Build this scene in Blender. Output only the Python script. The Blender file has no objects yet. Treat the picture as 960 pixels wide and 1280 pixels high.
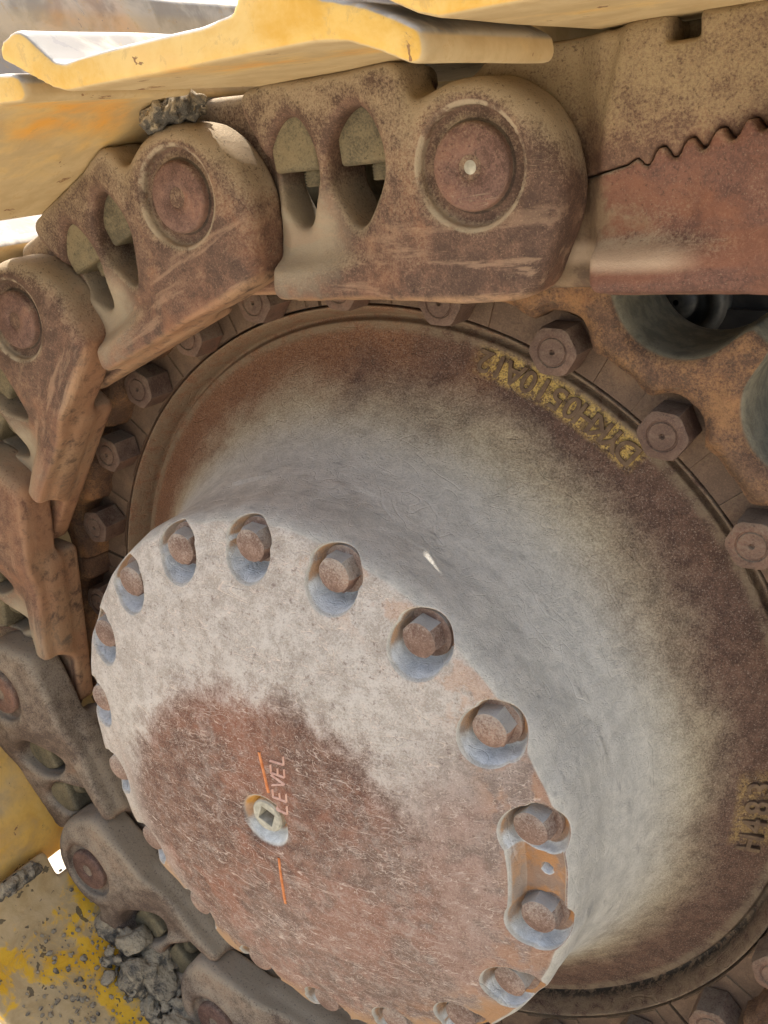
import bpy, bmesh, math, random
import numpy as np
from mathutils import Vector, Matrix, noise as mnoise

random.seed(4)
np.random.seed(4)
scene = bpy.context.scene
col = scene.collection
U = 0.26                      # metres per model unit (radius of the hub bolt circle)
R = math.radians

# ------------------------------------------------------------------ camera
def W(X, Y, Z):
    """model axes (X right, Y up, Z out of the sprocket) -> world"""
    return Vector((X * U, -Z * U, Y * U))

cam_d = bpy.data.cameras.new('camera')
cam = bpy.data.objects.new('camera', cam_d)
col.objects.link(cam)
cam_d.sensor_fit = 'VERTICAL'
cam_d.sensor_height = 36.0
cam_d.sensor_width = 27.0
cam_d.lens = 1239.0 / 1280.0 * 36.0
cam_d.clip_start = 0.02
cam_d.clip_end = 2000
right = Vector((0.83677271, 0.54373442, -0.0645315))
down = Vector((0.15366077, -0.3463085, -0.92545059))
fwd = Vector((-0.52554714, 0.76447583, -0.37333216))
m = Matrix((right, -down, -fwd)).transposed().to_4x4()
m.translation = W(2.0507248, 2.30800561, 3.03628427)
cam.matrix_world = m
scene.camera = cam

# ------------------------------------------------------------------ world, sun, exposure
world = bpy.data.worlds.new('World')
scene.world = world
world.use_nodes = True
wn = world.node_tree
bg = wn.nodes['Background']
sky = wn.nodes.new('ShaderNodeTexSky')
sky.sky_type = 'NISHITA'
sky.sun_disc = False
SUN = Vector((-0.50, 0.33, 0.80)).normalized()     # towards the sun
sky.sun_elevation = math.asin(SUN.z)
sky.sun_rotation = math.atan2(SUN.x, SUN.y)
sky.dust_density = 5.0
sky.ozone_density = 0.0
sky.air_density = 1.0
hs = wn.nodes.new('ShaderNodeHueSaturation')      # milky, dusty quarry sky
hs.inputs['Saturation'].default_value = 0.72
wn.links.new(sky.outputs[0], hs.inputs['Color'])
wn.links.new(hs.outputs[0], bg.inputs[0])
bg.inputs[1].default_value = 0.15
sun_d = bpy.data.lights.new('sun', 'SUN')
sun_d.energy = 4.0
sun_d.angle = R(0.5)
sun_d.color = (1.0, 0.94, 0.85)
sun = bpy.data.objects.new('sun', sun_d)
col.objects.link(sun)
sun.rotation_euler = SUN.to_track_quat('Z', 'Y').to_euler()
scene.view_settings.view_transform = 'Standard'
scene.view_settings.look = 'None'
scene.view_settings.exposure = 1.2
scene.view_settings.gamma = 1
scene.cycles.max_bounces = 6

# ------------------------------------------------------------------ object helpers
def tag(o, label=None, cat=None, group=None, kind=None):
    if label: o['label'] = label
    if cat: o['category'] = cat
    if group: o['group'] = group
    if kind: o['kind'] = kind
    return o

def empty(name, label, cat, group=None, loc=(0, 0, 0), roty=0.0):
    o = bpy.data.objects.new(name, None)
    o.empty_display_size = 0.05
    col.objects.link(o)
    o.location = loc
    o.rotation_euler = (0, roty, 0)
    return tag(o, label, cat, group)

def link_mesh(name, me, mats, parent=None, loc=None, rot=None, smooth=True):
    o = bpy.data.objects.new(name, me)
    col.objects.link(o)
    if mats is not None and not me.materials:
        for mm in (mats if isinstance(mats, (list, tuple)) else [mats]):
            me.materials.append(mm)
    if parent: o.parent = parent
    if loc is not None: o.location = loc
    if rot is not None: o.rotation_euler = rot
    if smooth:
        me.polygons.foreach_set('use_smooth', [True] * len(me.polygons))
    return o

def mesh_np(name, V, F):
    me = bpy.data.meshes.new(name)
    V = np.asarray(V, float); F = np.asarray(F, int)
    me.vertices.add(len(V)); me.vertices.foreach_set('co', V.ravel())
    k = F.shape[1]
    me.loops.add(F.size); me.loops.foreach_set('vertex_index', F.ravel())
    me.polygons.add(len(F))
    me.polygons.foreach_set('loop_start', np.arange(0, F.size, k))
    me.polygons.foreach_set('loop_total', np.full(len(F), k))
    me.update(calc_edges=True)
    me.validate()
    return me

def from_bm(name, bm):
    me = bpy.data.meshes.new(name)
    bm.normal_update(); bm.to_mesh(me); bm.free()
    return me

# --- implicit surfaces (worn castings): naive surface nets over a numpy grid
def smin(a, b, k):
    h = np.clip(0.5 + 0.5 * (b - a) / k, 0, 1)
    return b + (a - b) * h - k * h * (1 - h)
def smax(a, b, k):
    return -smin(-a, -b, k)
def sstep(a, b, x):
    t = np.clip((x - a) / (b - a), 0, 1)
    return t * t * (3 - 2 * t)
def box2(u, v, u0, u1, v0, v1, r=0.0):
    qx = np.abs(u - (u0 + u1) / 2) - (u1 - u0) / 2 + r
    qy = np.abs(v - (v0 + v1) / 2) - (v1 - v0) / 2 + r
    return np.hypot(np.maximum(qx, 0), np.maximum(qy, 0)) + np.minimum(np.maximum(qx, qy), 0) - r
def poly_sdf(u, v, P):
    P = np.asarray(P, float)
    d = np.full(u.shape, 1e9); inside = np.zeros(u.shape, bool)
    n = len(P)
    for i in range(n):
        a = P[i]; b = P[(i + 1) % n]
        e = b - a; wx = u - a[0]; wy = v - a[1]
        t = np.clip((wx * e[0] + wy * e[1]) / (e @ e), 0, 1)
        d = np.minimum(d, (wx - e[0] * t) ** 2 + (wy - e[1] * t) ** 2)
        c = ((a[1] > v) != (b[1] > v))
        if abs(e[1]) > 1e-12:
            xx = a[0] + e[0] * (v - a[1]) / e[1]
            inside ^= (c & (u < xx))
    d = np.sqrt(d)
    return np.where(inside, -d, d)

def surface_nets(F, lo, h):
    s = F < 0
    nx, ny, nz = F.shape
    acc = np.zeros((nx, ny, nz, 3), np.float32); cnt = np.zeros((nx, ny, nz), np.float32)
    edges = []
    for ax in range(3):
        sl0 = [slice(None)] * 3; sl1 = [slice(None)] * 3
        sl0[ax] = slice(0, -1); sl1[ax] = slice(1, None)
        cr = s[tuple(sl0)] != s[tuple(sl1)]
        I = np.argwhere(cr)
        J = I.copy(); J[:, ax] += 1
        f0 = F[I[:, 0], I[:, 1], I[:, 2]]; f1 = F[J[:, 0], J[:, 1], J[:, 2]]
        t = f0 / (f0 - f1)
        P = I.astype(float); P[:, ax] += t
        b, c = [a for a in range(3) if a != ax]
        ok = (I[:, b] > 0) & (I[:, c] > 0) & (I[:, b] < F.shape[b] - 1) & (I[:, c] < F.shape[c] - 1)
        I = I[ok]; P = P[ok]; neg = s[I[:, 0], I[:, 1], I[:, 2]]
        for db in (0, 1):
            for dc in (0, 1):
                K = I.copy(); K[:, b] -= db; K[:, c] -= dc
                np.add.at(acc, (K[:, 0], K[:, 1], K[:, 2]), P)
                np.add.at(cnt, (K[:, 0], K[:, 1], K[:, 2]), 1)
        edges.append((ax, b, c, I, neg))
    A = np.argwhere(cnt > 0)
    idx = np.full((nx, ny, nz), -1, int)
    idx[A[:, 0], A[:, 1], A[:, 2]] = np.arange(len(A))
    V = acc[A[:, 0], A[:, 1], A[:, 2]] / cnt[A[:, 0], A[:, 1], A[:, 2]][:, None]
    V = np.asarray(lo) + V * h
    quads = []
    for ax, b, c, I, neg in edges:
        def g(db, dc):
            K = I.copy(); K[:, b] -= db; K[:, c] -= dc
            return idx[K[:, 0], K[:, 1], K[:, 2]]
        q = np.stack([g(1, 1), g(0, 1), g(0, 0), g(1, 0)], 1)
        flip = neg if ax != 1 else ~neg
        q = np.where(flip[:, None], q, q[:, ::-1])
        quads.append(q)
    return V, np.concatenate(quads)

def grid(lo, hi, h):
    ax = [np.arange(lo[i], hi[i] + h, h) for i in range(3)]
    return np.meshgrid(*ax, indexing='ij')

def uvz_mesh(name, F, lo, h):
    """(u, v, z) in model units -> local mesh: x = -u, y = -z, z = v"""
    V, Q = surface_nets(F, lo, h)
    P = np.stack([-V[:, 0], -V[:, 2], V[:, 1]], 1) * U
    # map (u,v,z)->(-u,-z,v): determinant = -1 * ... keep outward faces
    return mesh_np(name, P, Q)

def xyz_mesh(name, F, lo, h):
    V, Q = surface_nets(F, lo, h)
    P = np.stack([V[:, 0], -V[:, 2], V[:, 1]], 1) * U
    return mesh_np(name, P, Q)

def wobble(x, y, z, s, seed=0.0):
    """cheap smooth 3-d noise built from sines, about -1..1"""
    r = np.zeros_like(x)
    rng = np.random.default_rng(int(seed * 10) + 7)
    for i in range(7):
        k = rng.normal(size=3); k *= s * rng.uniform(.6, 1.6) / np.linalg.norm(k)
        r += np.sin(k[0] * x + k[1] * y + k[2] * z + rng.uniform(0, 6.28))
    return r / 4.0

# ------------------------------------------------------------------ materials
class NT:
    def __init__(self, name):
        self.m = bpy.data.materials.new(name)
        self.m.use_nodes = True
        self.t = self.m.node_tree
        self.b = self.t.nodes['Principled BSDF']
        self.obj = self.t.nodes.new('ShaderNodeTexCoord').outputs['Object']
        self.geo = self.t.nodes.new('ShaderNodeNewGeometry')
        sep = self.t.nodes.new('ShaderNodeSeparateXYZ')
        self.t.links.new(self.geo.outputs['Normal'], sep.inputs[0])
        self.up = sep.outputs[2]
        oi = self.t.nodes.new('ShaderNodeObjectInfo')
        self.rnd = oi.outputs['Random']
        # per-object shifted coordinates so copies wear differently
        mul = self.t.nodes.new('ShaderNodeVectorMath'); mul.operation = 'SCALE'
        mul.inputs[0].default_value = (7.1, 3.7, 5.3)
        self.t.links.new(oi.outputs['Random'], mul.inputs['Scale'])
        add = self.t.nodes.new('ShaderNodeVectorMath'); add.operation = 'ADD'
        self.t.links.new(self.obj, add.inputs[0]); self.t.links.new(mul.outputs[0], add.inputs[1])
        self.co = add.outputs[0]
    def _in(self, sock, v):
        if isinstance(v, (int, float)): sock.default_value = v
        elif isinstance(v, tuple):
            sock.default_value = v if len(v) == len(sock.default_value) else (*v, 1)
        else: self.t.links.new(v, sock)
    def math(self, op, a, b=0.0, c=None, clamp=False):
        n = self.t.nodes.new('ShaderNodeMath'); n.operation = op; n.use_clamp = clamp
        self._in(n.inputs[0], a); self._in(n.inputs[1], b)
        if c is not None: self._in(n.inputs[2], c)
        return n.outputs[0]
    def add(self, *a):
        r = a[0]
        for x in a[1:]: r = self.math('ADD', r, x)
        return r
    def mul(self, a, b): return self.math('MULTIPLY', a, b)
    def sub(self, a, b): return self.math('SUBTRACT', a, b)
    def ss(self, x, lo, hi, o0=0.0, o1=1.0):
        n = self.t.nodes.new('ShaderNodeMapRange'); n.interpolation_type = 'SMOOTHSTEP'
        self._in(n.inputs[0], x); self._in(n.inputs[1], lo); self._in(n.inputs[2], hi)
        n.inputs[3].default_value = o0; n.inputs[4].default_value = o1
        return n.outputs[0]
    def vec(self, co=None, scale=(1, 1, 1), loc=(0, 0, 0), rot=(0, 0, 0)):
        n = self.t.nodes.new('ShaderNodeMapping')
        self._in(n.inputs[0], co if co is not None else self.co)
        n.inputs['Scale'].default_value = scale; n.inputs['Location'].default_value = loc
        n.inputs['Rotation'].default_value = rot
        return n.outputs[0]
    def noise(self, scale, detail=4, rough=0.55, dist=0.0, co=None):
        n = self.t.nodes.new('ShaderNodeTexNoise')
        self._in(n.inputs['Vector'], co if co is not None else self.co)
        n.inputs['Scale'].default_value = scale; n.inputs['Detail'].default_value = detail
        n.inputs['Roughness'].default_value = rough; n.inputs['Distortion'].default_value = dist
        return n.outputs[0]
    def vor(self, scale, co=None, feature='F1'):
        n = self.t.nodes.new('ShaderNodeTexVoronoi'); n.feature = feature
        self._in(n.inputs['Vector'], co if co is not None else self.co)
        n.inputs['Scale'].default_value = scale
        return n.outputs['Distance']
    def mix(self, f, a, b):
        n = self.t.nodes.new('ShaderNodeMix'); n.data_type = 'RGBA'
        self._in(n.inputs[0], f); self._in(n.inputs[6], a); self._in(n.inputs[7], b)
        return n.outputs[2]
    def xyz(self, co=None):
        n = self.t.nodes.new('ShaderNodeSeparateXYZ'); self._in(n.inputs[0], co if co is not None else self.obj)
        return n.outputs
    def blob(self, c, r, soft=0.3, nz=None, amt=0.35, sq=(1, 1, 1)):
        """1 inside a noisy ball (object coordinates in metres)"""
        x, y, z = self.xyz()
        d = self.math('SQRT', self.add(*[self.math('POWER', self.mul(self.sub(a, cc), s), 2.0) for a, cc, s in zip((x, y, z), c, sq)]))
        d = self.mul(d, 1.0 / r)
        if nz is not None: d = self.add(d, self.mul(self.sub(nz, 0.5), amt * 2))
        return self.ss(d, 1 - soft, 1 + soft, 1.0, 0.0)
    def lines(self, scale, width=0.012, dist=0.6, rot=(0, 0, 0), stretch=(1, 1, 1), detail=1, mask_scale=12, mask_at=0.52):
        """thin wandering scratches: iso-lines of a noise, broken up"""
        c = self.vec(scale=stretch, rot=rot, loc=(scale * .37, rot[0], scale * .11))
        n = self.noise(scale, detail, 0.5, dist, co=c)
        l = self.ss(self.math('ABSOLUTE', self.sub(n, 0.5)), 0.0, width, 1.0, 0.0)
        k = self.ss(self.noise(mask_scale, 2, 0.5, co=c), mask_at, mask_at + 0.06)
        return self.mul(l, k)
    def bump(self, height, strength=0.4, dist=0.002, prev=None):
        n = self.t.nodes.new('ShaderNodeBump')
        n.inputs['Strength'].default_value = strength; n.inputs['Distance'].default_value = dist
        self._in(n.inputs['Height'], height)
        if prev is not None: self.t.links.new(prev, n.inputs['Normal'])
        return n.outputs[0]
    def out(self, colr, rough=0.8, nrm=None, metal=0.0, spec=0.3):
        self._in(self.b.inputs['Base Color'], colr); self._in(self.b.inputs['Roughness'], rough)
        self._in(self.b.inputs['Metallic'], metal); self.b.inputs['Specular IOR Level'].default_value = spec
        if nrm is not None: self.t.links.new(nrm, self.b.inputs['Normal'])
        return self.m

def srgb(r, g, b):
    f = lambda c: (c / 255 / 12.92) if c <= 10 else ((c / 255 + 0.055) / 1.055) ** 2.4
    return (f(r), f(g), f(b), 1)

RUST_D = srgb(84, 58, 46); RUST_M = srgb(122, 84, 64); RUST_R = srgb(150, 92, 58); RUST_O = srgb(176, 116, 56)
DUST_T = srgb(174, 160, 136); DUST_G = srgb(150, 143, 128); DUST_P = srgb(196, 180, 168)
DUST_B = srgb(168, 172, 176); YELLOW = srgb(232, 176, 62)

def steel(name, a=RUST_D, b=RUST_M, c=RUST_R, dust=DUST_T, dust_at=0.55, dust_w=0.25, up_amt=0.45,
          red_at=0.58, speck=0.5, bump=0.5, extra=None, rough=0.78, zdust=None):
    n = NT(name)
    big = n.noise(9, 5, 0.6, 0.4); mid = n.noise(60, 7, 0.72, 0.3); fine = n.noise(520, 5, 0.75)
    grain = n.noise(1100, 2, 0.6)
    colr = n.mix(n.ss(n.add(n.mul(big, .25), n.mul(mid, .4), n.mul(fine, .35)), 0.41, 0.59), a, b)
    colr = n.mix(n.mul(n.ss(n.add(n.mul(big, .7), n.mul(mid, .3)), red_at - .06, red_at + .08), 0.8), colr, c)
    # dust film: thicker on faces that look up, broken by noise
    f = n.add(n.mul(n.up, up_amt), n.mul(n.sub(big, .5), .9), n.mul(n.sub(mid, .5), 0.7), n.mul(n.sub(fine, .5), 1.1), 0.45)
    if zdust: f = n.add(f, n.mul(n.ss(n.xyz()[2], zdust[0], zdust[1]), zdust[2]))
    dm = n.ss(f, dust_at - dust_w, dust_at + dust_w)
    colr = n.mix(n.mul(dm, 0.86), colr, dust)
    # fine pale specks and dark pits
    sp = n.mul(n.ss(n.noise(700, 3, .75), 0.58, 0.66), speck)
    colr = n.mix(sp, colr, n.mix(0.5, dust, c))
    pit = n.mul(n.ss(n.noise(330, 4, .7), 0.42, 0.34), 0.6)
    colr = n.mix(pit, colr, tuple(q * .55 for q in a[:3]) + (1,))
    sc = n.lines(30, 0.010, 1.0, (0.3, 0.8, 0.2), (1, 1, 5), 1, 8, 0.55)
    colr = n.mix(n.mul(sc, 0.35), colr, dust)
    # worn edges
    pt = n.ss(n.geo.outputs['Pointiness'], 0.53, 0.60)
    colr = n.mix(n.mul(pt, 0.35), colr, n.mix(0.5, dust, b))
    if extra: colr = extra(n, colr, big, mid, fine)
    h = n.add(n.mul(mid, 0.9), n.mul(fine, 0.45), n.mul(grain, .16), n.mul(sc, -0.12), n.mul(pit, -.15))
    nr = n.bump(h, bump, 0.0035)
    return n.out(colr, n.ss(dm, 0, 1, rough - .12, .93), nr, 0.0, 0.35)

def rust_links(n, colr, big, mid, fine):
    # pale dust settled in the scoop above the foot, reddish polish along the rail edge
    x, y, z = n.xyz()
    k = n.blob((-.72 * U, -.44 * U, -.16 * U), .16 * U, .5, mid, .5, (.8, .6, 1.0))
    colr = n.mix(n.mul(k, .8), colr, DUST_T)
    rr_ = n.math('SQRT', n.add(n.mul(x, x), n.mul(z, z)))
    for rad_, w_ in ((.163, .010), (.113, .006)):
        q_ = n.ss(n.math('ABSOLUTE', n.sub(rr_, rad_ * U)), w_ * U * .4, w_ * U, 1, 0)
        colr = n.mix(n.mul(q_, n.ss(n.noise(60, 4, .7), .42, .56, .1, .75)), colr, DUST_T)
    gap_ = n.ss(n.math('ABSOLUTE', n.sub(rr_, .1195 * U)), .003 * U, .006 * U, 1, 0)
    colr = n.mix(n.mul(gap_, .7), colr, srgb(50, 40, 34))
    st = n.noise(60, 5, .7, .2, co=n.vec(scale=(.12, 1, 1)))
    colr = n.mix(n.mul(n.mul(n.ss(st, .52, .64), n.ss(z, .0, -.25 * U)), .5), colr, srgb(174, 144, 118))
    edge_ = n.mul(n.ss(z, -.335 * U, -.355 * U), n.ss(mid, .3, .55))
    colr = n.mix(n.mul(edge_, .6), colr, srgb(186, 148, 112))
    k2 = n.mul(n.ss(z, -.36 * U, -.12 * U, 1, 0), n.ss(n.add(big, n.mul(mid, .4)), .58, .80))
    colr = n.mix(n.mul(k2, .4), colr, srgb(146, 96, 68))
    return colr

M_LINK = steel('link_steel', srgb(80, 60, 50), srgb(120, 92, 76), srgb(138, 94, 68), srgb(166, 150, 124), dust_at=.68, up_amt=.62, extra=rust_links, zdust=(-.15 * U, .26 * U, .24))
M_LINK_G = steel('link_steel_grey', srgb(84, 70, 62), srgb(126, 106, 92), srgb(142, 100, 74), srgb(156, 144, 126), dust_at=.52, up_amt=.40)
M_PIN = steel('pin_steel', srgb(86, 62, 54), srgb(128, 98, 86), srgb(134, 94, 76), dust_at=.82, up_amt=.3, speck=.4)
M_NUT = steel('shoe_nut_steel', srgb(90, 82, 64), srgb(120, 108, 84), srgb(120, 98, 70), srgb(140, 128, 100), dust_at=.5, up_amt=.25, speck=.4)
M_SEG = steel('segment_steel', srgb(78, 58, 48), srgb(112, 86, 70), srgb(128, 86, 62), srgb(138, 122, 98), dust_at=.66, up_amt=.4)
M_BOLT = steel('segment_bolt_steel', srgb(88, 66, 56), srgb(116, 92, 78), srgb(124, 84, 66), srgb(136, 124, 106), dust_at=.7, up_amt=.35)
def tooth_extra(n, colr, big, mid, fine):
    x, y, z = n.xyz()
    # orange flaky rust on the face, bare rubbed steel in the valleys (faces that do not look along the axle)
    front = n.math('ABSOLUTE', n.up_y)
    o = n.mul(n.ss(n.add(n.mul(big, .35), n.mul(n.noise(40, 7, .75, .2), .45), n.mul(fine, .3)), .52, .64), 0.75)
    colr = n.mix(n.mul(o, .7), colr, srgb(172, 128, 84))
    dk = n.ss(n.noise(70, 6, .8, .2), .54, .64)
    colr = n.mix(n.mul(dk, .6), colr, srgb(74, 62, 54))
    rad = n.math('SQRT', n.add(n.mul(x, x), n.mul(z, z)))
    val = n.mul(n.ss(front, .75, .45), n.ss(rad, 1.86 * U, 1.90 * U))
    val = n.mul(val, .9)
    return n.mix(val, colr, n.mix(n.ss(mid, .4, .6), srgb(112, 108, 92), srgb(140, 134, 114)))

def _tooth():
    _o = NT.__init__
    def init(self, name):
        _o(self, name)
        s = self.t.nodes.new('ShaderNodeSeparateXYZ'); self.t.links.new(self.geo.outputs['Normal'], s.inputs[0])
        self.up_y = s.outputs[1]; self.nx = s.outputs[0]
    NT.__init__ = init
_tooth()
M_TOOTH = steel('tooth_steel', srgb(84, 62, 50), srgb(124, 94, 72), srgb(146, 98, 62), srgb(150, 128, 98), dust_at=.8, up_amt=.3, bump=.7, extra=tooth_extra)

def hub_material():
    n = NT('hub_steel')
    x, y, z = n.xyz()
    mid = n.noise(60, 7, .70, .3); big = n.noise(10, 4, .6, .4); fine = n.noise(520, 5, .75); grain = n.noise(1200, 2)
    at = n.t.nodes.new('ShaderNodeAttribute'); at.attribute_name = 'pocket'; pocket = at.outputs['Fac']
    X = n.mul(x, 1 / U); Z = n.mul(z, 1 / U); Y = n.mul(y, -1 / U)
    rad = n.math('SQRT', n.add(n.mul(X, X), n.mul(Z, Z)))
    face = n.ss(n.math('MULTIPLY', n.up_y, -1.0), .72, .88)
    face = n.mul(face, n.ss(Y, .60, .68))
    # face: chocolate paint/rust under a pale powder up and left, left brightness partly painted light
    brown = n.mix(n.ss(n.add(n.mul(mid, .45), n.mul(fine, .55)), .43, .57), srgb(88, 58, 46), srgb(124, 88, 70))
    red = n.mul(n.ss(n.add(big, n.mul(mid, .3)), .60, .78), .7)
    brown = n.mix(red, brown, srgb(142, 88, 64))
    powder = n.mix(n.ss(n.add(n.mul(mid, .5), n.mul(fine, .5)), .42, .58), srgb(168, 158, 148), srgb(202, 195, 187))
    d1 = n.math('SQRT', n.add(n.math('POWER', n.mul(n.sub(X, -.02), 1 / .66), 2.0), n.math('POWER', n.mul(n.sub(Z, -.22), 1 / .70), 2.0)))
    d1 = n.add(d1, n.mul(n.sub(mid, .5), .35), n.mul(n.sub(big, .5), .55), n.mul(n.sub(fine, .5), .16))
    # sharper edge on the left and top, slow fade towards the right and bottom
    side = n.ss(n.sub(X, Z), -.1, .75)
    band = n.ss(d1, .90, 1.18)
    base = n.mul(band, n.ss(side, 0, 1, .95, .34))
    low = n.ss(n.add(Z, n.mul(X, .5)), -.2, -.75)
    base = n.math('MULTIPLY', base, n.ss(low, 0, 1, 1, .45))
    left = n.ss(n.add(X, n.mul(n.sub(mid, .5), .25)), -.70, -.93)  # paler left side: dust plus grazing light put into the colour
    base = n.math('MAXIMUM', base, n.mul(left, .9))
    film = n.add(.04, n.mul(n.ss(n.noise(70, 6, .75, .8), .46, .66), .26), n.mul(n.ss(side, .1, .9), .14))
    pw = n.math('MAXIMUM', base, film)
    fc = n.mix(pw, brown, powder)
    # scratches, many directions
    s1 = n.lines(9, .004, .8, (0, .4, 0), (1, 1, 6), 1, 6, .46)
    s2 = n.lines(26, .012, .8, (0, 1.5, 0), (1, 1, 4), 1, 14, .48)
    s3 = n.lines(40, .018, 1.6, (0, 2.3, 0), (1, 1, 2), 2, 20, .50)
    s4 = n.lines(55, .02, 1.2, (0, .9, 0), (1, 1, 2.5), 1, 30, .46)
    sc = n.math('MAXIMUM', n.math('MAXIMUM', s1, s2), n.math('MAXIMUM', s3, n.mul(s4, .6)))
    fc = n.mix(n.mul(sc, .62), fc, srgb(220, 202, 188))
    fc = n.mix(n.mul(n.ss(n.noise(700, 3, .75), .57, .66), .45), fc, srgb(216, 200, 186))
    fc = n.mix(n.mul(n.ss(n.noise(190, 4, .7), .41, .33), .5), fc, srgb(96, 70, 62))
    # tan dry dirt along the lower rim
    rim = n.mul(n.ss(n.add(rad, n.mul(n.sub(mid, .5), .25)), .93, 1.04), n.ss(n.add(Z, n.mul(X, -.0)), -.35, -.65))
    fc = n.mix(n.mul(rim, .75), fc, srgb(178, 142, 104))
    # orange rust bleeding round the bolt pockets on the right
    rr = n.math('ABSOLUTE', n.sub(rad, 1.0))
    ox = n.mul(n.ss(rr, .16, .05), n.ss(n.add(n.noise(30, 4, .6), n.mul(X, .12)), .56, .66))
    fc = n.mix(n.mul(ox, .35), fc, srgb(176, 122, 76))
    # side: blue-grey primer rubbed through a pale film, browner outwards on the dish
    ring = n.noise(60, 3, .5, 0, co=n.vec(n.combine(n.mul(rad, U), y, 0.0)))
    grey = n.mix(n.ss(n.add(n.mul(mid, .45), n.mul(ring, .2), n.mul(fine, .35)), .40, .60), srgb(186, 182, 172), srgb(212, 207, 196))
    grey = n.mix(n.ss(n.noise(70, 3, .6, .2, co=n.vec(scale=(.4, 1, .4))), .60, .75), grey, srgb(168, 164, 156))
    dish = n.mix(n.ss(n.add(n.mul(mid, .5), n.mul(fine, .5)), .38, .62), srgb(76, 56, 47), srgb(120, 92, 76))
    dish = n.mix(n.mul(n.ss(n.add(n.mul(X, -.45), n.mul(Z, .45), big), .9, 1.25), .75), dish, n.mix(n.ss(fine, .42, .58), srgb(120, 80, 56), srgb(156, 112, 80)))
    dish = n.mix(n.mul(n.ss(n.noise(650, 3, .75), .56, .65), .5), dish, srgb(182, 164, 146))
    dish = n.mix(n.mul(n.ss(n.noise(130, 4, .7), .40, .30), .5), dish, srgb(70, 54, 46))
    ang = n.math('ARCTAN2', Z, X)
    # reach of the pale film over the dish: wide at the top, narrow below
    reach = n.add(1.31, n.mul(Z, .02), n.mul(n.sub(mid, .5), .14), n.mul(n.sub(big, .5), .26), n.mul(n.sub(fine, .5), .16))
    film2 = n.ss(rad, n.sub(reach, .16), n.add(reach, .12), 1, 0)
    warm = n.mix(n.ss(rad, 1.14, 1.34), grey, n.mix(n.ss(fine, .42, .58), srgb(180, 166, 136), srgb(206, 192, 162)))
    sd = n.mix(n.mul(film2, .95), dish, warm)
    # settled dust on lower, up-facing surfaces and in the groove
    upd = n.ss(n.add(n.up, n.mul(n.sub(mid, .5), .5)), .25, .75)
    rimd = n.mul(n.ss(rad, 1.53, 1.56), .75)
    sd = n.mix(n.mul(rimd, n.ss(mid, .3, .6)), sd, srgb(134, 118, 96))
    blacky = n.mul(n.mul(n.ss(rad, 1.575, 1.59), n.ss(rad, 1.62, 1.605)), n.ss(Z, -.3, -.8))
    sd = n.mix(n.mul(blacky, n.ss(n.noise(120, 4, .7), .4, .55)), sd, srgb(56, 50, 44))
    # yellow paint left round the cast lettering
    l1 = n.mul(n.mul(n.ss(n.math('ABSOLUTE', n.sub(rad, 1.518)), .060, .030), n.ss(ang, R(49), R(50.5))), n.ss(ang, R(77), R(72)))
    l2 = n.mul(n.mul(n.ss(n.math('ABSOLUTE', n.sub(rad, 1.47)), .075, .05), n.ss(ang, R(-10.5), R(-8.5))), n.ss(ang, R(4), R(1)))
    ynz = n.ss(n.add(n.mul(n.noise(120, 3, .6), .8), n.mul(fine, .2)), .45, .58)
    ynz = n.math('MAXIMUM', ynz, n.ss(mid, .42, .52, .25, .95))
    sd = n.mix(n.mul(n.math('MAXIMUM', n.mul(l1, .8), n.mul(l2, .28)), n.mul(ynz, n.ss(n.noise(260, 4, .7), .40, .52, .15, 1.0))), sd, n.mix(n.ss(fine, .4, .6), srgb(206, 170, 92), srgb(232, 198, 112)))
    colr = n.mix(face, sd, fc)
    # pocket dust: up-facing walls inside the bolt circle counterbores hold blue-white powder
    pw2 = n.ss(n.add(n.up, n.mul(n.sub(mid, .5), .5)), .05, .40)
    inp = n.ss(n.add(pocket, n.mul(n.sub(fine, .5), .25), n.mul(n.sub(mid, .5), .2)), .12, .32)
    warm_wall = n.mix(n.ss(n.noise(40, 4, .6), .42, .58), srgb(150, 124, 104), srgb(186, 132, 76))
    colr = n.mix(n.mul(inp, n.mul(n.sub(1.0, pw2), .7)), colr, warm_wall)
    colr = n.mix(n.mul(inp, n.mul(pw2, .92)), colr, n.mix(n.ss(mid, .4, .6), srgb(200, 202, 200), srgb(228, 230, 228)))
    strip0 = n.blob((1.0 * U, -.74 * U, .06 * U), .17 * U, .35, mid, .4, (2.6, .6, 1))
    colr = n.mix(n.mul(n.mul(strip0, n.ss(X, .965, .90)), n.ss(n.noise(60, 4, .7, .5), .40, .54)), colr, srgb(196, 140, 80))
    plugr = n.blob((-.06 * U, -.91 * U, .065 * U), .060 * U, .3, mid, .5)
    colr = n.mix(n.mul(n.mul(plugr, inp), .85), colr, srgb(206, 150, 62))
    h1 = n.add(n.mul(mid, 1.0), n.mul(fine, .45), n.mul(n.lines(18, .02, .8, (.4, .2, .9), (1, 2, 1), 1, 10, .5), -.25), n.mul(grain, .07), n.mul(sc, -.30), n.mul(big, 1.2))
    nr = n.bump(h1, .55, .004)
    return n.out(colr, n.mix(face, .72, .82), nr, 0.0, .35)
def _comb(self, a, b, c):
    k = self.t.nodes.new('ShaderNodeCombineXYZ')
    for i, v in enumerate((a, b, c)): self._in(k.inputs[i], v)
    return k.outputs[0]
NT.combine = _comb
_om = NT.mix
def _mix(self, f, a, b):
    if isinstance(a, float):        # scalar mix
        return self.add(a, self.mul(f, b - a))
    return _om(self, f, a, b)
NT.mix = _mix
M_HUB = hub_material()

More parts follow.
